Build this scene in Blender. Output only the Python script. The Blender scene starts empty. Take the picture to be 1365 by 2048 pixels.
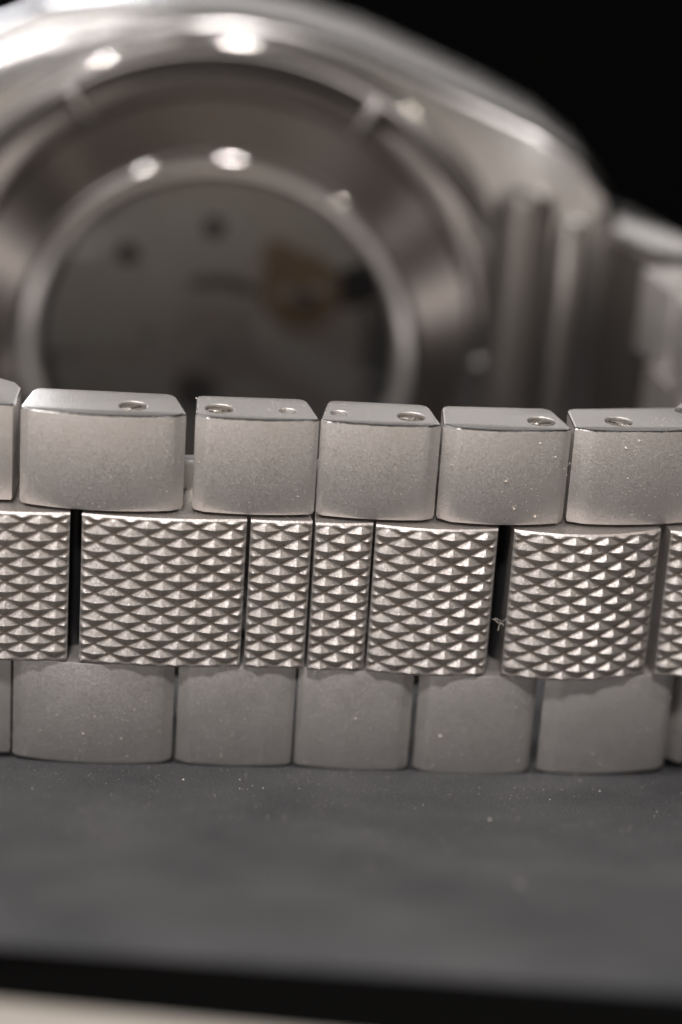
# Close-up of a steel wristwatch lying on its side on a dark slab.  Units: 1 BU = 1 mm.
import bpy, bmesh, math, random
from mathutils import Vector, Matrix, geometry
from mathutils.bvhtree import BVHTree
random.seed(7)
S = bpy.context.scene
C = S.collection
S.unit_settings.system = 'METRIC'; S.unit_settings.scale_length = 0.001

# ------------------------------------------------------------------ frame of the leaning watch
# The watch leans forward: its case is taller than its bracelet, so it rests on the case flank
# and on the lower edge of the bracelet.  W = rotation from the watch's own axes to the room.
A = Vector((-18, -1.7, 0)); B = Vector((19, 1.6, 0)); D = Vector((-10, 47.0, -13.4))
n = (B - A).cross(D - A).normalized()
if n.z < 0: n = -n
yy = (Vector((0, 1, 0)) - n * n.y).normalized()
xx = yy.cross(n)
W = Matrix((xx, yy, n))                     # rows: room axes expressed in watch axes
WL = W.to_4x4()
ROOT = -(W @ A)                             # A touches the slab top (z = 0)
ROOT = Vector((0, 0, ROOT.z))
WM = Matrix.Translation(ROOT) @ WL

# ------------------------------------------------------------------ camera
F_PX, PITCH, ROLL = 4800.0, math.radians(21.5), math.radians(3.8)
CAM = Vector((0, -124, 64.8))
fw = Vector((0, math.cos(PITCH), -math.sin(PITCH)))
up = Vector((0, math.sin(PITCH), math.cos(PITCH)))
rt = Vector((1, 0, 0))
UP = up * math.cos(ROLL) - rt * math.sin(ROLL)
RT = rt * math.cos(ROLL) + up * math.sin(ROLL)
cd = bpy.data.cameras.new('camera')
cam = bpy.data.objects.new('camera', cd); C.objects.link(cam); S.camera = cam
m3 = Matrix((RT, UP, -fw)).transposed()
cam.matrix_world = WM @ (Matrix.Translation(CAM) @ m3.to_4x4())
cd.sensor_fit = 'VERTICAL'; cd.sensor_height = 36; cd.lens = F_PX / 2048 * 36
cd.clip_start = 1; cd.clip_end = 5000
cd.dof.use_dof = True; cd.dof.focus_distance = 133.6
cd.dof.aperture_fstop = 0.001 * cd.lens / 5.8
cd.dof.aperture_blades = 0


def ray(px, py):
    return fw + RT * ((px - 682.5) / F_PX) + UP * ((1024 - py) / F_PX)


def at_y(px, py, y):                        # where the sight line meets a depth in the watch's frame
    d = ray(px, py); t = (y - CAM.y) / d.y
    return CAM + d * t


# ------------------------------------------------------------------ world, lamps, exposure
w = bpy.data.worlds.new('World'); S.world = w; w.use_nodes = True
w.node_tree.nodes['Background'].inputs[0].default_value = (0.9, 0.93, 1.0, 1)
w.node_tree.nodes['Background'].inputs[1].default_value = 0.012
S.view_settings.view_transform = 'Standard'; S.view_settings.look = 'None'
S.view_settings.exposure = 0; S.view_settings.gamma = 1


def softbox(name, loc, target, sx, sy, rad, col, spread=180):
    l = bpy.data.lights.new(name, 'AREA'); l.shape = 'RECTANGLE'; l.size = sx; l.size_y = sy
    l.energy = rad * math.pi * sx * sy; l.color = col; l.spread = math.radians(spread)
    o = bpy.data.objects.new(name, l); C.objects.link(o)
    o.location = loc
    o.rotation_euler = (Vector(target) - Vector(loc)).to_track_quat('-Z', 'Y').to_euler()
    return o


WARM = (1.0, 0.90, 0.80); COOL = (0.96, 0.965, 1.0); NEUT = (1.0, 0.953, 0.93)
softbox('key_lamp', (-12, -385, 345), (0, 0, 8), 42, 42, 285.0, NEUT)
softbox('low_front_fill', (-210, -400, 60), (0, 0, 10), 110, 80, 5.2, NEUT)  # added frontal fill for link faces and lower pyramid facets
softbox('right_fill_lamp', (210, -400, 90), (0, 0, 10), 90, 90, 1.0, NEUT)  # added fill for the right-hand pyramid facets
softbox('front_left_softbox', (-430, -300, 200), (0, 0, 10), 220, 220, 0.9, NEUT)  # unseen soft light from the front left, not a window
softbox('overhead_fill', (-190, 60, 400), (-20, 50, 30), 170, 170, 4.0, NEUT)  # added out of view to brighten the upper case bevels
softbox('rear_softbox', (60, 520, 420), (0, 20, 20), 520, 260, 0.9, NEUT)
softbox('left_rear_fill', (-190, 490, 225), (-20, 50, 30), 220, 130, 20.0, COOL)  # added out of view to brighten the case's upper left flank
softbox('small_lamp_left', (-230, -180, 330), (-10, 48, 20), 14, 14, 1000.0, NEUT)
softbox('small_lamp_right', (260, -160, 260), (-10, 48, 20), 12, 12, 420.0, WARM)


# ------------------------------------------------------------------ materials
def mat(name, col, metal=0.0, rough=0.5, bump=None, aniso=0.0, speck=0.0, tint=0.0, radial_axis=None, glitter=None):
    m = bpy.data.materials.new(name); m.use_nodes = True
    t = m.node_tree; N = t.nodes; L = t.links
    b = N['Principled BSDF']
    b.inputs['Base Color'].default_value = (*col, 1); b.inputs['Metallic'].default_value = metal
    b.inputs['Roughness'].default_value = rough
    tc = N.new('ShaderNodeTexCoord')
    src = tc.outputs['Object']
    if tint > 0:
        no = N.new('ShaderNodeTexNoise'); no.inputs['Scale'].default_value = 0.35; no.inputs['Detail'].default_value = 5
        no.inputs['Roughness'].default_value = 0.6
        L.new(src, no.inputs['Vector'])
        mx = N.new('ShaderNodeMix'); mx.data_type = 'RGBA'
        mx.inputs[6].default_value = (*[c * (1 - tint) for c in (col[0], col[1] * 0.97, col[2] * 0.92)], 1)
        mx.inputs[7].default_value = (*[min(1, c * (1 + tint * .5)) for c in col], 1)
        L.new(no.outputs['Fac'], mx.inputs[0]); L.new(mx.outputs[2], b.inputs['Base Color'])
        mr = N.new('ShaderNodeMapRange'); mr.inputs['To Min'].default_value = rough * 0.85; mr.inputs['To Max'].default_value = rough * 1.15
        L.new(no.outputs['Fac'], mr.inputs[0]); L.new(mr.outputs[0], b.inputs['Roughness'])
    if bump:
        prev = None
        for kind, sc, st in bump:
            if kind == 'noise':
                x = N.new('ShaderNodeTexNoise'); x.inputs['Detail'].default_value = 3
                out = x.outputs['Fac']
            elif kind == 'grain':
                x = N.new('ShaderNodeTexVoronoi'); out = x.outputs['Distance']
            elif kind == 'brush':
                x = N.new('ShaderNodeTexNoise'); x.inputs['Detail'].default_value = 2; out = x.outputs['Fac']
            x.inputs['Scale'].default_value = sc
            if kind == 'brush':
                mp = N.new('ShaderNodeMapping'); mp.inputs['Scale'].default_value = (1, .06, 1)
                L.new(src, mp.inputs['Vector']); L.new(mp.outputs[0], x.inputs['Vector'])
            else:
                L.new(src, x.inputs['Vector'])
            bp = N.new('ShaderNodeBump'); bp.inputs['Strength'].default_value = 1.0; bp.inputs['Distance'].default_value = st
            L.new(out, bp.inputs['Height'])
            if prev: L.new(prev, bp.inputs['Normal'])
            prev = bp.outputs['Normal']
        if glitter:
            vo = N.new('ShaderNodeTexVoronoi'); vo.inputs['Scale'].default_value = glitter[0]
            L.new(src, vo.inputs['Vector'])
            sb = N.new('ShaderNodeVectorMath'); sb.operation = 'SUBTRACT'; sb.inputs[1].default_value = (.5, .5, .5)
            sc_ = N.new('ShaderNodeVectorMath'); sc_.operation = 'SCALE'; sc_.inputs['Scale'].default_value = glitter[1]
            ad = N.new('ShaderNodeVectorMath'); ad.operation = 'ADD'
            nm = N.new('ShaderNodeVectorMath'); nm.operation = 'NORMALIZE'
            L.new(vo.outputs['Color'], sb.inputs[0]); L.new(sb.outputs[0], sc_.inputs[0])
            L.new(prev, ad.inputs[0]); L.new(sc_.outputs[0], ad.inputs[1]); L.new(ad.outputs[0], nm.inputs[0])
            prev = nm.outputs[0]
        L.new(prev, b.inputs['Normal'])
    if aniso:
        b.inputs['Anisotropic'].default_value = aniso
        tg = N.new('ShaderNodeTangent'); tg.direction_type = 'RADIAL'; tg.axis = radial_axis or 'Y'
        L.new(tg.outputs[0], b.inputs['Tangent'])
    return m


STEEL = (0.62, 0.598, 0.592)
M = {
    'blasted': mat('bead_blasted_steel', STEEL, .74, 0.48, [('noise', 9, .010)], tint=.05, glitter=(20, .23)),
    'edge': mat('brushed_steel', (0.62, .61, .605), .9, 0.38, [('brush', 12, .012), ('noise', 10, .006)], tint=.08, glitter=(16, .10)),
    'knurl': mat('knurled_steel', (0.56, .53, .515), .86, 0.46, [('noise', 9, .012)], tint=.16, glitter=(19, .20)),
    'screw': mat('screw_steel', (0.50, .455, .41), 1, 0.30, [('noise', 5, .12)], tint=.7),
    'bevel_glint': mat('bright_bevel_steel', (0.78, .76, .75), 1, 0.22, [('noise', 4, .02)]),  # paler, glossier bevel steel; edge highlight put into its colour
    'blade': mat('polished_steel', (0.62, .60, .585), 1, 0.20, [('noise', 2, .01)]),
    'case': mat('polished_case_steel', (0.48, .465, .455), 1, 0.26, [('noise', .6, .01)]),
    'turned': mat('turned_caseback_steel', (0.20, .178, .165), 1, 0.48, aniso=1.0),
    'bezel': mat('polished_ring_steel', (0.70, .66, .63), .9, 0.42, aniso=.9),
    'groove': mat('brown_groove_steel', (0.33, .285, .25), .75, 0.5, [('noise', 9, .02)], tint=.35),
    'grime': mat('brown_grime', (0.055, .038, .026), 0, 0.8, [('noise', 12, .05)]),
    'mirror': mat('mirror_polished_steel', (0.55, .53, .515), 1, 0.07),
    'lug': mat('satin_lug_steel', (0.26, .24, .225), 1, 0.42),
    'rim': mat('caseback_rim_steel', (0.42, .39, .37), 1, 0.40, aniso=.9),
    'plate': mat('rhodium_plate', (0.80, .74, .715), .1, 0.6, [('noise', 3, .02)], tint=.12),
    'bridge': mat('rhodium_bridge', (0.95, .90, .87), .1, 0.55, [('noise', 3, .02)], tint=.2),
    'gold': mat('brass_wheel_metal', (0.50, .36, .22), .3, 0.5),
    'ruby': mat('ruby', (0.05, .006, .012), 0, 0.3),
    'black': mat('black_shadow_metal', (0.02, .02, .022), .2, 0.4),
    'dust': mat('pale_dust', (0.72, .66, .58), 0, 0.7),
    'fibre': mat('lint_fibre', (0.6, .56, .5), 0, 0.8),
}


def slab_material():
    m = bpy.data.materials.new('dark_leathery_slab'); m.use_nodes = True
    t = m.node_tree; N = t.nodes; L = t.links; b = N['Principled BSDF']
    tc = N.new('ShaderNodeTexCoord')
    a = N.new('ShaderNodeTexNoise'); a.inputs['Scale'].default_value = 3.5; a.inputs['Detail'].default_value = 8; a.inputs['Roughness'].default_value = .7
    v = N.new('ShaderNodeTexVoronoi'); v.inputs['Scale'].default_value = 6
    c = N.new('ShaderNodeTexNoise'); c.inputs['Scale'].default_value = .12; c.inputs['Detail'].default_value = 4
    for x in (a, v, c): L.new(tc.outputs['Object'], x.inputs['Vector'])
    r = N.new('ShaderNodeValToRGB')
    r.color_ramp.elements[0].position = .3; r.color_ramp.elements[0].color = (.064, .067, .072, 1)
    r.color_ramp.elements[1].position = .75; r.color_ramp.elements[1].color = (.140, .141, .146, 1)
    L.new(c.outputs['Fac'], r.inputs[0]); L.new(r.outputs[0], b.inputs['Base Color'])
    b.inputs['Roughness'].default_value = .48; b.inputs['Specular IOR Level'].default_value = .6
    b1 = N.new('ShaderNodeBump'); b1.inputs['Distance'].default_value = .26; L.new(a.outputs['Fac'], b1.inputs['Height'])
    b2 = N.new('ShaderNodeBump'); b2.inputs['Distance'].default_value = .08; L.new(v.outputs['Distance'], b2.inputs['Height'])
    L.new(b1.outputs[0], b2.inputs['Normal']); L.new(b2.outputs[0], b.inputs['Normal'])
    return m


M['slab'] = slab_material()
M['table'] = mat('cream_table', (0.56, .52, .475), 0, .6, [('noise', .3, .05)], tint=.1)
M['backdrop'] = mat('black_cloth', (0.004, .004, .004), 0, .9, [('noise', .4, .2)])
M['backdrop'].node_tree.nodes['Principled BSDF'].inputs['Specular IOR Level'].default_value = 0.02


def crystal_material():
    m = bpy.data.materials.new('sapphire_crystal'); m.use_nodes = True
    t = m.node_tree; N = t.nodes; L = t.links
    N.remove(N['Principled BSDF'])
    tr = N.new('ShaderNodeBsdfTransparent'); tr.inputs[0].default_value = (.98, .975, .97, 1)
    gl = N.new('ShaderNodeBsdfGlossy'); gl.inputs['Roughness'].default_value = .03
    fr = N.new('ShaderNodeFresnel'); fr.inputs['IOR'].default_value = 1.77
    mx = N.new('ShaderNodeMixShader')
    L.new(fr.outputs[0], mx.inputs[0]); L.new(tr.outputs[0], mx.inputs[1]); L.new(gl.outputs[0], mx.inputs[2])
    L.new(mx.outputs[0], N['Material Output'].inputs[0])
    return m


M['crystal'] = crystal_material()


# ------------------------------------------------------------------ helpers
def finish(bm, name, sharp=32, recalc=True):
    if recalc: bmesh.ops.recalc_face_normals(bm, faces=bm.faces)
    cs = math.radians(sharp)
    for f in bm.faces: f.smooth = True
    for e in bm.edges:
        e.smooth = e.is_manifold and e.calc_face_angle(0) < cs
    me = bpy.data.meshes.new(name); bm.to_mesh(me); bm.free()
    return me


def obj(name, me, mats, parent=None, loc=None, rotz=None, label=None):
    o = bpy.data.objects.new(name, me); C.objects.link(o)
    if not me.materials:
        for m in (mats if isinstance(mats, (list, tuple)) else [mats]): me.materials.append(m)
    if parent: o.parent = parent
    if loc is not None: o.location = loc
    if rotz is not None: o.rotation_euler = (0, 0, rotz)
    if label: o['label'] = label
    return o


def lathe(prof, seg=128, closed=True):
    """profile of (radius, depth): spun about the Y axis"""
    bm = bmesh.new(); rings = []
    for r, y in prof:
        if r < 1e-6: rings.append([bm.verts.new((0, y, 0))]); continue
        rings.append([bm.verts.new((r * math.cos(2 * math.pi * k / seg), y, r * math.sin(2 * math.pi * k / seg))) for k in range(seg)])
    pairs = list(zip(rings, rings[1:]))
    if closed: pairs.append((rings[-1], rings[0]))
    for a, b in pairs:
        for k in range(seg):
            k2 = (k + 1) % seg
            if len(a) == 1 and len(b) == 1: continue
            if len(a) == 1: bm.faces.new((a[0], b[k2], b[k]))
            elif len(b) == 1: bm.faces.new((a[k], a[k2], b[0]))
            else: bm.faces.new((a[k], a[k2], b[k2], b[k]))
    return bm


def offset_poly(P, d):
    """inset a counter-clockwise polygon by d"""
    out = []; k = len(P)
    for i in range(k):
        a, b, c = Vector(P[i - 1]), Vector(P[i]), Vector(P[(i + 1) % k])
        e1 = (b - a).normalized(); e2 = (c - b).normalized()
        n1 = Vector((-e1.y, e1.x)); n2 = Vector((-e2.y, e2.x))
        m = (n1 + n2)
        m = m / max(.3, m.dot(n1)) if m.length > 1e-6 else n1
        out.append((b.x + m.x * d, b.y + m.y * d))
    return out


def prism(bm, P, z0, z1, bev=.12, holes=(), hole_depth=.6, mi=0, mi_top=0, bev_bot=None, mi_edge=None):
    """rounded-edge prism from a counter-clockwise plan outline; circular holes sunk in the top"""
    bb = bev if bev_bot is None else bev_bot
    levels = [(z0, bb), (z0 + bb * .3, bb * .3), (z0 + bb, 0), (z1 - bev, 0), (z1 - bev * .3, bev * .3), (z1, bev)]
    rings = []
    for z, d in levels:
        Q = offset_poly(P, d) if d else P
        rings.append([bm.verts.new((x, y, z)) for x, y in Q])
    k = len(P)
    for li, (a, b) in enumerate(zip(rings, rings[1:])):
        for i in range(k):
            j = (i + 1) % k
            f = bm.faces.new((a[i], a[j], b[j], b[i])); f.material_index = mi_edge if li >= 3 and mi_edge is not None else mi
    f = bm.faces.new(list(reversed(rings[0]))); f.material_index = mi
    top = rings[-1]
    if not holes:
        f = bm.faces.new(top); f.material_index = mi_top
    else:
        loops = [[v.co.copy() for v in top]]; vs = list(top); hr = []
        for (hx, hy, r) in holes:
            ring = [bm.verts.new((hx + r * math.cos(-2 * math.pi * q / 28), hy + r * math.sin(-2 * math.pi * q / 28), z1)) for q in range(28)]
            loops.append([v.co.copy() for v in ring]); vs += ring; hr.append((ring, r, hx, hy))
        for tri in geometry.tessellate_polygon(loops):
            try:
                f = bm.faces.new([vs[i] for i in tri]); f.material_index = mi_top
            except ValueError: pass
        for ring, r, hx, hy in hr:
            prev = ring
            for dz, rr in ((.05, r - .05), (hole_depth, r - .06)):
                nx = [bm.verts.new((hx + rr * math.cos(-2 * math.pi * q / 28), hy + rr * math.sin(-2 * math.pi * q / 28), z1 - dz)) for q in range(28)]
                for q in range(28):
                    f = bm.faces.new((prev[q], prev[(q + 1) % 28], nx[(q + 1) % 28], nx[q])); f.material_index = mi
                prev = nx
            f = bm.faces.new(prev); f.material_index = mi


def link_plan(L, T, sag, fl, fr, tl, tr, curve=18):
    """outline of an outer link seen from above: domed front (towards -y), corner facets, tapered ends"""
    P = []
    h = L / 2
    x0, x1 = -h + fl[0], h - fr[0]
    for i in range(curve + 1):
        x = x0 + (x1 - x0) * i / curve
        u = 2 * x / L
        P.append((x, -sag * (1 - u * u)))
    ye = fr[1] + P[-1][1]
    for q in (.12, .5, .88, 1.0):                       # softly rounded facet, then the end face
        P.append((x1 + fr[0] * q, P[curve][1] + fr[1] * q ** 1.05))
    P.append((h - .03, ye + .25))
    P.append((h - tr * .75, T - .55)); P.append((h - tr, T - .2)); P.append((h - tr - .35, T))
    P.append((-h + tl + .35, T)); P.append((-h + tl, T - .2)); P.append((-h + tl * .75, T - .55))
    yl = fl[1] + P[0][1]
    P.append((-h + .03, yl + .25))
    for q in (1.0, .88, .5, .12):
        P.append((x0 - fl[0] * q, P[0][1] + fl[1] * q ** 1.05))
    return P


def screw_mesh(r, ang):
    """slotted screw head, top at z = 0"""
    bm = bmesh.new()
    s = r * .20; d = .45
    for sgn in (1, -1):
        pts = []
        a0 = math.asin(s / r)
        for q in range(13):
            a = a0 + (math.pi - 2 * a0) * q / 12
            pts.append((r * math.cos(a), sgn * r * math.sin(a)))
        ca, sa = math.cos(ang), math.sin(ang)
        pts = [(x * ca - y * sa, x * sa + y * ca) for x, y in pts]
        if sgn < 0: pts.reverse()
        lo = [bm.verts.new((x, y, -d)) for x, y in pts]; hi = [bm.verts.new((x, y, -.03)) for x, y in pts]
        in_ = [bm.verts.new((x * .93, y * .93, 0)) for x, y in pts]
        k = len(pts)
        for i in range(k):
            j = (i + 1) % k
            bm.faces.new((lo[i], lo[j], hi[j], hi[i])); bm.faces.new((hi[i], hi[j], in_[j], in_[i]))
        bm.faces.new(in_)
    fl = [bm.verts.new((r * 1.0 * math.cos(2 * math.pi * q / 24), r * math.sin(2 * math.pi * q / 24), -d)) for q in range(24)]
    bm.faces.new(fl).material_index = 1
    return finish(bm, 'screw', recalc=False)


def knurl_mesh(L, z0, z1, T, sag, n=8, hk=.34, gap=.20, soft=.05, P=1.86, V=1.035, u_shift=0.0, puff=.55):
    """centre link: block with a pyramid-knurled, domed front face"""
    bm = bmesh.new()
    cu, cv = P / (2 * n), V / (2 * n)
    h = L / 2
    us = [-h]; k = math.ceil((-h + 1e-4) / cu)
    while k * cu < h - .3 * cu:
        if k * cu > -h + .3 * cu: us.append(k * cu)
        k += 1
    us.append(h)
    ztop = z1 - .10; zlo = z0 + .10
    v0 = ztop - V * .42                                  # first row of tips
    vs = [ztop]; k = math.ceil((v0 - ztop + 1e-4) / cv)
    while v0 - k * cv > zlo + .3 * cv:
        if v0 - k * cv < ztop - .3 * cv: vs.append(v0 - k * cv)
        k += 1
    vs.append(zlo)

    def tip(u, v):                                       # offsets to nearest tip
        best = None
        for s in (0, 1):
            uu = (u - u_shift - s * P / 2) / P; vv = (v0 - v - (1 - s) * V / 2) / V
            du = (uu - round(uu)) * P; dv = -(vv - round(vv)) * V
            a = abs(du) / (P / 2) + abs(dv) / (V / 2)
            if best is None or a < best[0]: best = (a, du, dv, math.sin(12.9898 * round(uu) + 78.233 * round(vv) + 37.7 * s + L * 5) * 43758.5453 % 1)
        return best

    def ss(x): x = max(0, min(1, x)); return x * x * (3 - 2 * x)

    def height(u, v):
        a, du, dv, rnd = tip(u, v)
        t = (1 - a - gap) / (1 - gap)
        t = .5 * (t + math.sqrt(t * t + soft * soft))     # soft foot
        t = t - .5 * soft * 0
        t = puff * (1 - (1 - min(1, t)) ** 2) + (1 - puff) * t      # crowned flanks, nearly sharp tip
        cap = .97 - .14 * rnd * rnd                          # tips worn by different amounts
        t = min(t, cap + (t - cap) * .25)
        e = min(ss((h - abs(u)) / .30 + .12), ss((ztop - v) / .16), ss((v - zlo) / .16))
        g = max(0.0, 1 - max(0.0, (1 - a)) / (gap * .9))     # cut groove between the pyramids
        return hk * t * e - .012 * g * min(1, max(0, e - .1))

    def front(u): return -sag * (1 - (u / h) ** 2)
    G = [[bm.verts.new((u, front(u) - height(u, v), v)) for u in us] for v in vs]
    for j in range(len(vs) - 1):
        for i in range(len(us) - 1):
            uc, vc = (us[i] + us[i + 1]) / 2, (vs[j] + vs[j + 1]) / 2
            a, du, dv, _ = tip(uc, vc)
            in_groove = 1 - a < gap * (.86 + .3 * math.sin(uc * 3.1 + vc * 1.7 + L)) and abs(uc) < h - .12 and zlo + .12 < vc < ztop - .12  # groove floor faces take the darker brown material
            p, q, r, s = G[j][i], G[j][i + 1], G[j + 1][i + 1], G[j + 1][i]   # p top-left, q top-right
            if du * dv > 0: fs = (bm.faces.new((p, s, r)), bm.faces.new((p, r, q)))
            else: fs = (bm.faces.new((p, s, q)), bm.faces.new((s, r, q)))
            for f in fs: f.material_index = int(in_groove)
    # the rest of the block, wider at the front than at the back
    ring = G[0] + [row[-1] for row in G[1:]] + list(reversed(G[-1]))[1:] + [row[0] for row in reversed(G[1:-1])]

    def around(dy, inset, zi, flat):
        out = []
        for v in ring:
            x, y, z = v.co
            zz = z1 - zi if z > ztop - 1e-4 else (z0 + zi if z < zlo + 1e-4 else z)
            xs = x - math.copysign(inset, x) if abs(x) > h - 1e-4 else x * (h - inset) / h
            out.append(bm.verts.new((xs, (front(x) + dy) if not flat else dy, zz)))
        return out
    prev = ring
    for dy, ins, zi, flat in ((.10, -.0, .0, False), (.9, .05, .0, False), (T, .75, .0, True)):
        nx = around(dy, ins, zi, flat)
        for i in range(len(ring)):
            j = (i + 1) % len(ring)
            bm.faces.new((prev[j], prev[i], nx[i], nx[j]))
        prev = nx
    bm.faces.new(prev)
    return finish(bm, 'center_link', sharp=28, recalc=True)


# ------------------------------------------------------------------ the watch
watch = bpy.data.objects.new('wristwatch', None); C.objects.link(watch)
watch.matrix_world = WM
watch.empty_display_size = 5
watch['label'] = 'steel wristwatch lying on its side, knurled centre links in front, glazed caseback behind'
watch['category'] = 'wristwatch'

Z0, Z1, Z2, Z3, Z4, Z5 = 0.0, 6.45, 6.50, 15.50, 15.62, 21.3
bvh_src = []                                               # (object) used later for dust

PATH = [(-200, -1.5), (35, -1.25), (200, -1.15), (380, -.75), (630, -.1), (880, .25), (1145, 1.15), (1340, 2.3), (1600, 4.6)]


def ypath(px):
    for (a, ya), (b, yb) in zip(PATH, PATH[1:]):
        if a <= px <= b:
            return ya + (yb - ya) * (px - a) / (b - a)
    return PATH[-1][1]


def span(xl, xr, py, dy=0.0, xref=None):
    """link end points in the watch frame from the columns where its front ends"""
    shift = (py - 930) * .055                              # put both rows on the same path parameter
    a = at_y(xl, py, ypath(xl + shift) + dy); b = at_y(xr, py, ypath(xr + shift) + dy)
    c = (a + b) / 2; d = b - a
    return Vector((c.x, c.y, 0)), math.hypot(d.x, d.y), math.atan2(d.y, d.x)


SHORT = (.55, .30)
# outer links: xl, xr, sag, left facet, right facet, taper l/r, holes (px, kind)
upper = [
    (-290, 15, .55, (.5, .35), (.75, .55), .4, 2.0, []),
    (40, 369, .62, (.45, .28), (.62, .42), .5, .8, [(270, 's', .6)]),
    (388, 634, .32, (.62, .36), (.25, .12), .1, .6, [(444, 's', .2), (582, 'p', 0)]),
    (637, 877, .32, (.35, .22), (.62, .36), .5, .6, [(682, 'p', 0), (827, 's', .1)]),
    (883, 1138, .50, (.70, .55), (.30, .30), .35, .7, [(1092, 's', .3)]),
    (1147, 1437, .50, (.95, .50), (.4, .3), .5, .6, [(1245, 's', -.8)]),
]
lower = [
    (-300, 12, .55, (.5, .35), (.6, .5), .4, 2.0),
    (26, 346, .62, (.45, .28), (.62, .42), .8, 1.5),
    (355, 587, .32, (.62, .36), (.25, .12), .5, .9),
    (593, 823, .32, (.30, .22), (.62, .36), .5, 1.0),
    (835, 1069, .50, (.60, .50), (.30, .30), 1.7, .8),
    (1086, 1341, .50, (.85, .40), (.4, .3), 2.2, .6),
]
THK = 3.5
upper_objs = []
for (xl, xr, sag, fl, fr, tl, tr, holes) in upper:
    c, L, yaw = span(xl, xr, 930)
    P = link_plan(L, THK, sag, fl, fr, tl, tr)
    hs = []; parts = []
    for hx, kind, ang in holes:
        p = at_y(hx, 818, c.y + THK * .45)
        # solve for the point on the top face under this column
        rel = Matrix.Rotation(-yaw, 2) @ Vector((p.x - c.x, 0))
        r = .82 if kind == 's' else .52
        hs.append((rel.x, THK * .42 - sag * .5, r)); parts.append((rel.x, THK * .42 - sag * .5, r, kind, ang))
    bm = bmesh.new(); prism(bm, P, Z4, Z5, bev=.12, holes=hs, hole_depth=.75, mi=0, mi_top=1, bev_bot=.3, mi_edge=2)
    me = finish(bm, 'outer_link')
    o = obj('outer_link', me, [M['blasted'], M['edge'], M['bevel_glint']], watch, c, yaw)
    upper_objs.append(o); bvh_src.append(o)
    for hx, hy, r, kind, ang in parts:
        if kind == 's':
            obj('screw', screw_mesh(r - .13, ang), [M['screw'], M['grime']], o, (hx, hy, Z5 - .13))
        else:
            bm = bmesh.new(); bmesh.ops.create_uvsphere(bm, u_segments=20, v_segments=10, radius=r - .08)
            for v in bm.verts: v.co.z *= .45
            obj('pin', finish(bm, 'pin'), M['edge'], o, (hx, hy, Z5 - .32))
for (xl, xr, sag, fl, fr, tl, tr) in lower:
    c, L, yaw = span(xl, xr, 1430)
    bm = bmesh.new(); prism(bm, link_plan(L, THK, sag, fl, fr, tl, tr), Z0, Z1, bev=.13, bev_bot=.3)
    o = obj('outer_link', finish(bm, 'outer_link'), [M['blasted']], watch, c, yaw)
    bvh_src.append(o)

PROUD = .85
centre = [  # xl, xr, sag, extra yaw (deg), sharpness
    (-180, 137, .40, 0, 'soft'),
    (161, 487, .36, 0, 'soft'),
    (495, 617, .10, 1.5, 'sharp'),
    (623, 738, .10, 7, 'sharp'),
    (743, 985, .42, 0, 'mid'),
    (1017, 1308, .85, 1, 'mid'),
    (1324, 1600, .8, 3, 'mid'),
]
for (xl, xr, sag, dyaw, sh) in centre:
    c, L, yaw = span(xl, xr, 1190, -PROUD + .34)
    soft, gap, hk = {'soft': (.05, .19, .28), 'sharp': (.03, .15, .31), 'mid': (.04, .18, .29)}[sh]
    me = knurl_mesh(L, Z2, Z3, 3.6 + PROUD, sag, n=8, hk=hk, gap=gap, soft=soft, puff=.0 if sh == 'sharp' else .2)
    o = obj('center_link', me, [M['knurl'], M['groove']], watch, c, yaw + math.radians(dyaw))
    bvh_src.append(o)
    if xr - xl < 130: o['label'] = 'half-width knurled link ' + ('left' if xl < 600 else 'right') + ' of the clasp seam'

# ---- the rest of the bracelet loop, out to the lugs on either side
def loop_links(pts, phase):
    P = [Vector(p) for p in pts]
    # dense polyline by Catmull-Rom
    Q = []
    for i in range(len(P) - 1):
        p0 = P[max(0, i - 1)]; p1 = P[i]; p2 = P[i + 1]; p3 = P[min(len(P) - 1, i + 2)]
        for k in range(20):
            t = k / 20
            Q.append(.5 * ((2 * p1) + (p2 - p0) * t + (2 * p0 - 5 * p1 + 4 * p2 - p3) * t * t + (3 * p1 - p0 - 3 * p2 + p3) * t ** 3))
    Q.append(P[-1])
    acc = [0]
    for a, b in zip(Q, Q[1:]): acc.append(acc[-1] + (b - a).length)

    def at(s):
        s = max(0, min(acc[-1], s))
        for i in range(len(Q) - 1):
            if acc[i + 1] >= s:
                f = (s - acc[i]) / max(1e-6, acc[i + 1] - acc[i]); return Q[i].lerp(Q[i + 1], f)
        return Q[-1]
    return at, acc[-1]


c5, L5, yaw5 = span(1144, 1437, 930)
endR = c5 + Vector((math.cos(yaw5), math.sin(yaw5), 0)) * (L5 / 2)
cc6, LL6, yy6 = span(1324, 1600, 1190, 0)
c0, L0, yaw0 = span(-290, 29, 930)
endL = c0 - Vector((math.cos(yaw0), math.sin(yaw0), 0)) * (L0 / 2)
PITCH_MM = 7.0
bm = bmesh.new(); prism(bm, link_plan(PITCH_MM - .35, THK, .45, SHORT, SHORT, .6, .6), Z4, Z5, bev=.13, bev_bot=.18); up_me = finish(bm, 'outer_link')
bm = bmesh.new(); prism(bm, link_plan(PITCH_MM - .35, THK, .45, SHORT, SHORT, .6, .6), Z0, Z1, bev=.18, bev_bot=.2); lo_me = finish(bm, 'outer_link')
ce_me = knurl_mesh(PITCH_MM - .3, Z2, Z3, 3.6 + PROUD, .4, n=4, hk=.38, gap=.16, soft=.1)
for me in (up_me, lo_me): me.materials.append(M['blasted']); me.materials.append(M['edge'])
ce_me.materials.append(M['knurl']); ce_me.materials.append(M['groove'])


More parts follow.
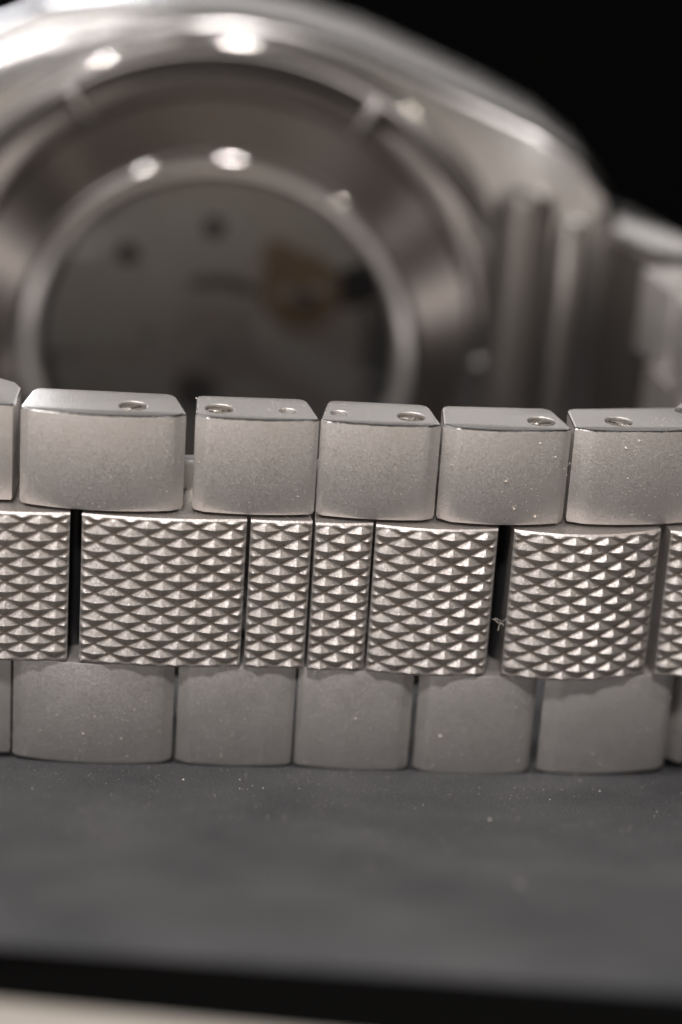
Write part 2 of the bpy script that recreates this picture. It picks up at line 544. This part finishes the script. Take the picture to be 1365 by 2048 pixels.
def place_run(pts, outward):
    """outward: +1 when walking with the outer face on the right-hand side"""
    at, tot = loop_links(pts, 0)
    nseg = round(tot / PITCH_MM); pm = tot / nseg
    for k in range(nseg):
        for me, off, name in ((up_me, 0, 'outer_link'), (lo_me, 0, 'outer_link'), (ce_me, .5, 'center_link')):
            s0, s1 = (k + off) * pm, (k + off + 1) * pm
            if me is ce_me and k == nseg - 1: continue
            a, b = at(s0), at(s1); d = b - a
            if outward < 0: d = -d
            yaw = math.atan2(d.y, d.x); c = (a + b) / 2
            nrm = Vector((math.sin(yaw), -math.cos(yaw), 0))
            if me is ce_me: c = c + nrm * (PROUD - .3)
            o = obj(name, me, [], watch, c, yaw); o.scale = (min(1, d.length / PITCH_MM), 1, 1)


place_run([(endR.x, endR.y, 0), (24.6, 10.5, 0), (25.8, 19, 0), (25.3, 26, 0), (24.2, 32, 0), (22.6, 37.4, 0)], 1)
place_run([(endL.x, endL.y, 0), (-36, 4.5, 0), (-42, 11, 0), (-45.5, 20, 0), (-45.5, 29, 0), (-42.6, 37.4, 0)], -1)

# ---- folding clasp blade behind the front links
bm = bmesh.new()
bl = []
for i in range(25):
    px = -60 + (1040 + 60) * i / 24
    p = at_y(px, 930, ypath(px) + 4.0); bl.append((p.x, ypath(px) + 4.0))
outl = bl + [(x, y + 1.1) for x, y in reversed(bl)]
prism(bm, outl, 3.4, 17.3, bev=.5)
o = obj('clasp_blade', finish(bm, 'clasp_blade'), M['edge'], watch); bvh_src.append(o)
# hinge barrels inside the gaps between the centre links
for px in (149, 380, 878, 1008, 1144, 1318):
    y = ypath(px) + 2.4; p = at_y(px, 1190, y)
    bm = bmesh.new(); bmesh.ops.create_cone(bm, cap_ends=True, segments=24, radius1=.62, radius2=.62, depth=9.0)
    o = obj('hinge_pin', finish(bm, 'hinge_pin'), M['black'], watch, (p.x, y, 10.6))  # painted black so the shaded gaps look dark

# ---- case
CX, CZ = -10.0, 10.0


def case_mesh():
    bm = bmesh.new()
    # stations along x: (x, half height up, half height down, near depth, far depth)
    st = [(-39.5, 12.2, 11.0, 45.0, 51.5), (-36, 15.5, 12.2, 44.8, 54.5), (-31, 20.2, 15.4, 45.8, 57.5), (-28, 22.0, 18.0, 46.4, 58.6), (-24, 23.8, 20.2, 46.8, 59.4),
          (-19, 24.6, 22.4, 47.0, 59.8), (-14, 24.8, 23.2, 47.0, 60.0), (-10, 24.8, 23.4, 47.0, 60.0), (-6, 24.4, 23.2, 47.0, 60.0), (-1, 23.2, 22.2, 47.0, 59.8),
          (4, 21.4, 20.2, 46.8, 59.2), (8, 20.0, 18.2, 46.2, 58.0), (12, 18.6, 15.8, 45.2, 55.6), (15, 17.0, 13.4, 44.0, 52.6), (17.3, 14.6, 12.0, 43.2, 49.6), (18.3, 12.6, 11.2, 43.6, 48.4)]
    rings = []
    b = 2.2
    for x, hu, hd, yn, yf in st:
        t, d = CZ + hu, CZ - hd
        bb = min(b, (yf - yn) * .3)
        zf = .45
        if x < -12: bb = min(b + (-12 - x) * .30, (yf - yn) * .45); zf = min(.9, .45 + (-12 - x) * .05)
        P = []
        for (cy, cz, a0) in ((yn + bb, t - bb * zf, 90), (yf - bb * 1.2, t - bb * .6, 0), (yf - bb * 1.2, d + bb * .6, -90), (yn + bb, d + bb * .45, 180)):
            for q in range(5):
                if a0 == 90: a = math.radians(180 - q * 22.5)
                elif a0 == 0: a = math.radians(90 - q * 22.5)
                elif a0 == -90: a = math.radians(0 - q * 22.5)
                else: a = math.radians(-90 - q * 22.5)
                ry = bb if a0 in (90, 180) else bb * 1.2
                rz = bb * (zf if a0 == 90 else .45) if a0 in (90, 180) else bb * .6
                P.append((cy + ry * math.cos(a), cz + rz * math.sin(a)))
        rings.append([bm.verts.new((x, y, z)) for y, z in P])
    for a, c in zip(rings, rings[1:]):
        k = len(a)
        for i in range(k):
            bm.faces.new((a[i], a[(i + 1) % k], c[(i + 1) % k], c[i]))
    bm.faces.new(rings[0]); bm.faces.new(list(reversed(rings[-1])))
    bmesh.ops.recalc_face_normals(bm, faces=bm.faces)
    return finish(bm, 'case_body', 40)


case = obj('case_body', case_mesh(), M['case'], watch)
hub = (CX, 0, CZ)
obj('dial_bezel', finish(lathe([(19.6, 59.6), (19.2, 62.3), (18.6, 62.8), (16.6, 62.4), (16.6, 59.4)]), 'dial_bezel'), M['bezel'], watch, hub)
obj('caseback_rim', finish(lathe([(20.9, 48.2), (23.05, 48.2), (23.05, 46.6), (22.8, 46.1), (22.2, 45.8), (21.6, 45.9), (21.1, 46.3)]), 'caseback_rim'), M['rim'], watch, hub)
obj('engraved_ring', finish(lathe([(14.8, 47.6), (21.2, 47.6), (21.1, 46.35), (20.6, 46.2), (19.9, 45.9), (19.4, 45.9), (19.0, 46.2), (15.0, 45.6)]), 'engraved_ring'), M['turned'], watch, hub)
cr = obj('crystal_ring', finish(lathe([(13.2, 47.5), (14.95, 47.5), (15.0, 45.55), (14.7, 45.2), (13.7, 45.1), (13.3, 45.5)]), 'crystal_ring'), M['bezel'], watch, hub)
obj('crystal', finish(lathe([(0, 45.45), (13.25, 45.45), (13.25, 45.8), (0, 45.8)], closed=False), 'crystal'), M['crystal'], watch, hub)
mv = obj('movement', finish(lathe([(0, 46.93), (14.2, 46.93), (14.2, 47.5), (0, 47.5)], closed=False), 'movement'), M['plate'], watch, hub)


def flat_part(name, pts, y0, y1, m, parent=mv):
    """slab with an outline in the x-z plane (relative to the case centre)"""
    bm = bmesh.new()
    a = [bm.verts.new((x, y0, z)) for x, z in pts]; b = [bm.verts.new((x, y1, z)) for x, z in pts]
    k = len(pts)
    for i in range(k): bm.faces.new((a[i], a[(i + 1) % k], b[(i + 1) % k], b[i]))
    bm.faces.new(a); bm.faces.new(list(reversed(b)))
    return obj(name, finish(bm, name), m, parent)


def arc(r, a0, a1, k=20): return [(r * math.cos(math.radians(a0 + (a1 - a0) * i / k)), r * math.sin(math.radians(a0 + (a1 - a0) * i / k))) for i in range(k + 1)]


flat_part('bridge', arc(13, 35, 185) + arc(3.6, 185, 60, 10), 46.65, 46.93, M['bridge'])
flat_part('bridge', arc(12.6, 188, 262) + arc(4.2, 262, 195, 8), 46.65, 46.93, M['bridge'])
flat_part('rotor', arc(12.9, 255, 345) + arc(9.2, 345, 330, 3) + arc(2.4, 320, 285, 4), 46.15, 46.4, M['bridge'])
flat_part('bridge', [(2.2, 1.2), (9.5, -3.6), (11.8, -1.5), (6.0, 1.2), (3.2, 3.4)], 46.4, 46.6, M['bridge'])
flat_part('bridge', [(-12.2, -1.5), (-2.6, 1.8), (-1.6, 4.4), (-4.2, 6.0), (-11.6, 4.2)], 46.5, 46.63, M['bridge'])
flat_part('spoke', [(4.0, 4.2), (8.2, 5.0), (8.1, 5.7), (3.9, 4.9)], 46.3, 46.4, M['plate'])
flat_part('spoke', [(5.6, 2.6), (6.3, 2.6), (6.1, 7.2), (5.4, 7.2)], 46.3, 46.4, M['gold'])
flat_part('rotor_hub', arc(2.2, 0, 345), 46.1, 46.9, M['plate'])
flat_part('screw', arc(.9, 0, 340, 16), 46.0, 46.1, M['edge'])
for (cx, cz, r) in ((5.9, 4.9, 3.0), (4.2, 7.4, 1.3)):
    flat_part('wheel', [(cx + x, cz + z) for x, z in arc(r, 0, 350, 30)], 46.4, 46.6, M['gold'])
for (cx, cz, r) in ((6.4, 4.2, .7), (-1.5, -3.5, 1.6)):
    flat_part('wheel', [(cx + x, cz + z) for x, z in arc(r, 0, 350, 24)], 46.3, 46.42, M['lug'])
flat_part('bridge_gap', arc(5.6, 60, 175, 24) + arc(4.7, 175, 60, 24), 46.55, 46.64, M['lug'])  # raised dark arc; the shade of a gap put into colour
flat_part('recess', [(9.6 + x, 6.2 + z) for x, z in arc(2.4, 0, 345, 24)], 46.86, 46.92, M['black'])  # flat black disc; the shade of a recess put into colour
for (cx, cz) in ((-6.9, 6.8), (-.6, 9.2)):
    flat_part('jewel', [(cx + x, cz + z) for x, z in arc(.8, 0, 340, 16)], 46.55, 46.64, M['ruby'])
for k in range(6):                                     # opener notches in the caseback, rounded and polished
    ang = math.radians(61 + 60 * k)
    bm = bmesh.new(); bmesh.ops.create_uvsphere(bm, u_segments=20, v_segments=12, radius=1)
    for v in bm.verts:
        v.co.x = v.co.x * .55 + math.copysign(1.1, v.co.x); v.co.y *= .5; v.co.z *= .55
    o = obj('notch', finish(bm, 'notch'), M['blade'], watch, (CX + 20.6 * math.cos(ang), 46.1, CZ + 20.6 * math.sin(ang)))
    o.rotation_euler = (0, -ang, 0)
def torus(name, R, r, y, m):
    prof = [(R + r * math.cos(math.radians(k * 30)), y + r * math.sin(math.radians(k * 30))) for k in range(12)]
    return obj(name, finish(lathe(prof, 160), name, 60), m, watch, hub)


torus('ring_edge', 14.62, .36, 45.42, M['mirror'])
torus('rim_edge', 22.7, .5, 46.2, M['mirror'])
# lug bar that holds the bracelet


def post(name, x, y, r, z0, z1, m):
    prof = [(0, z0), (r * .7, z0), (r, z0 + r * .3), (r, z1 - r * .5), (r * .85, z1 - r * .2), (r * .5, z1), (0, z1)]
    bm = lathe(prof, 40, closed=False)
    for v in bm.verts: v.co.y, v.co.z = v.co.z, v.co.y     # stand it upright
    return obj(name, finish(bm, name), m, watch, (x, y, 0))


post('lug', 11.8, 44.9, 2.2, -1.0, 24.2, M['lug'])
post('spring_bar', 15.0, 42.8, .9, -.6, 22.6, M['blade'])
post('lug', -31.8, 44.9, 2.2, -1.0, 24.2, M['lug'])
for sx in (1, -1):                                     # solid end links between case and bracelet
    base = Vector((CX + sx * 26.6, 50.4)); tip = Vector((CX + sx * 32.2, 37.6))
    d = (tip - base).normalized(); nn = Vector((-d.y, d.x)) * sx      # towards the outside of the loop
    P = [base - nn * 1.6, tip - nn * 1.6, tip + nn * 1.6 + d * .3, tip + nn * 3.2, base + nn * 3.2]
    if sum(P[i].cross(P[(i + 1) % 5]) for i in range(5)) < 0: P.reverse()
    bm = bmesh.new(); prism(bm, [(p.x, p.y) for p in P], Z0 - .4, Z5 + .6, bev=.6, mi_top=1, mi_edge=1)
    o = obj('end_link', finish(bm, 'end_link'), [M['lug'], M['blade']], watch)  # dark sides and bright top: shading put into the colours

# ------------------------------------------------------------------ slab, table, backdrop
def slab_pt(px, py, z=0.0):                                     # sight line to the slab top (room z = 0)
    o = WM @ CAM; d = WL.to_3x3() @ ray(px, py)
    t = (z - o.z) / d.z
    return o + d * t


e0, e1 = slab_pt(0, 1852), slab_pt(1365, 1950)
ed = (e1 - e0); ed.z = 0; ed.normalize(); en = Vector((-ed.y, ed.x, 0))
SLAB_T = 3.5
mid = (e0 + e1) / 2
# rounded front edge profile, extruded along the edge direction


def extrude_edge(prof, name, m, parent=None):
    bm = bmesh.new(); ends = []
    for s in (-220, 220):
        ends.append([bm.verts.new((mid.x + ed.x * s + en.x * u, mid.y + ed.y * s + en.y * u, z)) for u, z in prof])
    k = len(prof)
    for i in range(k): bm.faces.new((ends[0][i], ends[0][(i + 1) % k], ends[1][(i + 1) % k], ends[1][i]))
    bm.faces.new(ends[0]); bm.faces.new(list(reversed(ends[1])))
    return obj(name, finish(bm, name), m, parent)


slab = extrude_edge([(.2, -.9), (260, -.9), (260, 0)] + [(2.2 - 2.2 * math.sin(a), -.9 + .9 * math.cos(a)) for a in [math.radians(k * 15) for k in range(0, 7)]], 'display_slab', M['slab'])

b0, b1 = slab_pt(0, 2000, -SLAB_T), slab_pt(700, 2072, -SLAB_T)
bd = (b1 - b0).normalized()
q = [b0 - bd * 120, b0 + bd * 200, b0 + bd * 200 + en * 200, b0 - bd * 120 + en * 200]
bm = bmesh.new()
lo = [bm.verts.new((p.x, p.y, -SLAB_T)) for p in q]; hi = [bm.verts.new((p.x, p.y, -.9)) for p in q]
for i in range(4): bm.faces.new((lo[i], lo[(i + 1) % 4], hi[(i + 1) % 4], hi[i]))
bm.faces.new(hi); bm.faces.new(list(reversed(lo)))
obj('base', finish(bm, 'base'), M['backdrop'], slab)
slab['label'] = 'dark grey leathery slab with a rounded black front edge under the watch'; slab['category'] = 'slab'

bm = bmesh.new()
q = [bm.verts.new(p) for p in ((-900, -700, -SLAB_T), (900, -700, -SLAB_T), (900, 900, -SLAB_T), (-900, 900, -SLAB_T))]
bm.faces.new(q)
t = obj('table', finish(bm, 'table'), M['table']); t['kind'] = 'structure'
bm = bmesh.new()
q = [bm.verts.new(p) for p in ((-900, 700, -SLAB_T), (900, 700, -SLAB_T), (900, 700, 900), (-900, 700, 900))]
bm.faces.new(q)
t = obj('backdrop', finish(bm, 'backdrop'), M['backdrop']); t['kind'] = 'structure'

# ------------------------------------------------------------------ dust
bpy.context.view_layer.update()
V, Fc, off = [], [], 0
for o in bvh_src:
    mw = o.matrix_world
    for v in o.data.vertices: V.append(mw @ v.co)
    for p in o.data.polygons: Fc.append([off + i for i in p.vertices])
    off += len(o.data.vertices)
tree = BVHTree.FromPolygons(V, Fc)
cam_o = WM @ CAM


def hit(px, py):
    d = (WL.to_3x3() @ ray(px, py)).normalized()
    h = tree.ray_cast(cam_o, d)
    if h[0] is None or h[0].z < 0:
        return slab_pt(px, py), Vector((0, 0, 1))
    nn = h[1] if h[1].dot(d) < 0 else -h[1]
    return h[0], nn


DV, DF = [], []


def flake(p, nn, r):
    k = len(DV)
    for ax in ((1, 0, 0), (-1, 0, 0), (0, 1, 0), (0, -1, 0), (0, 0, 1), (0, 0, -1)):
        DV.append(p + nn * (r * .3) + (Vector(ax) + Vector([random.uniform(-.45, .45) for _ in range(3)])) * r * random.uniform(.7, 1.15))
    for a, b, c in ((0, 2, 4), (2, 1, 4), (1, 3, 4), (3, 0, 4), (2, 0, 5), (1, 2, 5), (3, 1, 5), (0, 3, 5)): DF.append((k + a, k + b, k + c))


for px, py, r in [(1081, 886, .09), (1112, 914, .06), (1140, 928, .06), (1129, 938, .06), (1134, 950, .05), (1013, 962, .08), (1029, 1018, .10), (1070, 1034, .09),
                  (1252, 896, .11), (1279, 881, .08), (905, 930, .06), (1256, 957, .06), (190, 1433, .07), (167, 1467, .07), (243, 1477, .06), (270, 1419, .05),
                  (881, 1472, .08), (712, 1437, .06), (870, 1400, .05), (1032, 1415, .06), (480, 1560, .07), (367, 1560, .08), (960, 1576, .05), (1200, 1583, .06), (1100, 1600, .05),
                  (394, 797, .06), (370, 803, .06), (418, 797, .05), (980, 1640, .09), (1040, 1770, .10), (740, 1735, .09), (65, 1578, .06), (480, 1578, .06)]:
    p, nn = hit(px, py); flake(p, nn, r)
for _ in range(3800):
    px, py = random.uniform(0, 1365), random.choice((random.uniform(800, 1040), random.uniform(800, 1040), random.uniform(1340, 1560)))
    p, nn = hit(px, py); flake(p, nn, random.choice((random.uniform(.012, .022), random.uniform(.012, .034))))
for _ in range(900):                                       # grit on the slab in front of the links
    p = slab_pt(random.uniform(-40, 1400), random.uniform(1545, 1700)); flake(p, Vector((0, 0, 1)), random.choice((.012, .016, .02, .03)) * random.uniform(.7, 1.2))
dme = bpy.data.meshes.new('dust'); dme.from_pydata(DV, [], DF)
pass
du = obj('dust', dme, M['dust']); du['kind'] = 'stuff'
du['label'] = 'pale dust specks scattered over the steel links and dark slab'; du['category'] = 'dust'

# a curl of lint caught in the gap between two centre links
bm = bmesh.new()
p0 = WM @ at_y(1000, 1243, ypath(1000) - .3)
for s in range(5):
    p = p0 + Vector((random.uniform(-.1, .1), -.15, random.uniform(-.1, .1)))
    d = Vector((random.uniform(-1, 1), random.uniform(-.6, 0), random.uniform(-1, 1))).normalized()
    prev = None
    for i in range(10):
        u = d.orthogonal().normalized(); v = d.cross(u)
        ring = [bm.verts.new(p + (u * math.cos(a) + v * math.sin(a)) * .022) for a in (0, 2.1, 4.2)]
        if prev:
            for j in range(3): bm.faces.new((prev[j], prev[(j + 1) % 3], ring[(j + 1) % 3], ring[j]))
        prev = ring; p = p + d * .06
        d = (d + Vector((random.uniform(-.5, .5), random.uniform(-.3, .3), random.uniform(-.5, .5)))).normalized()
li = obj('lint', finish(bm, 'lint'), M['fibre'])
li['label'] = 'tiny pale curl of lint caught between two knurled centre links'; li['category'] = 'lint'; li['kind'] = 'thing'; slab['kind'] = 'thing'; watch['kind'] = 'thing'

S.cycles.use_denoising = True
S.cycles.max_bounces = 8
print('root z', ROOT, 'fstop', cd.dof.aperture_fstop, 'tilt', math.degrees(math.acos(W[2][2])))
zmin = min(v.z for v in V); print('lowest link point above slab', zmin, 'case low', min((WM @ v.co).z for v in case.data.vertices))
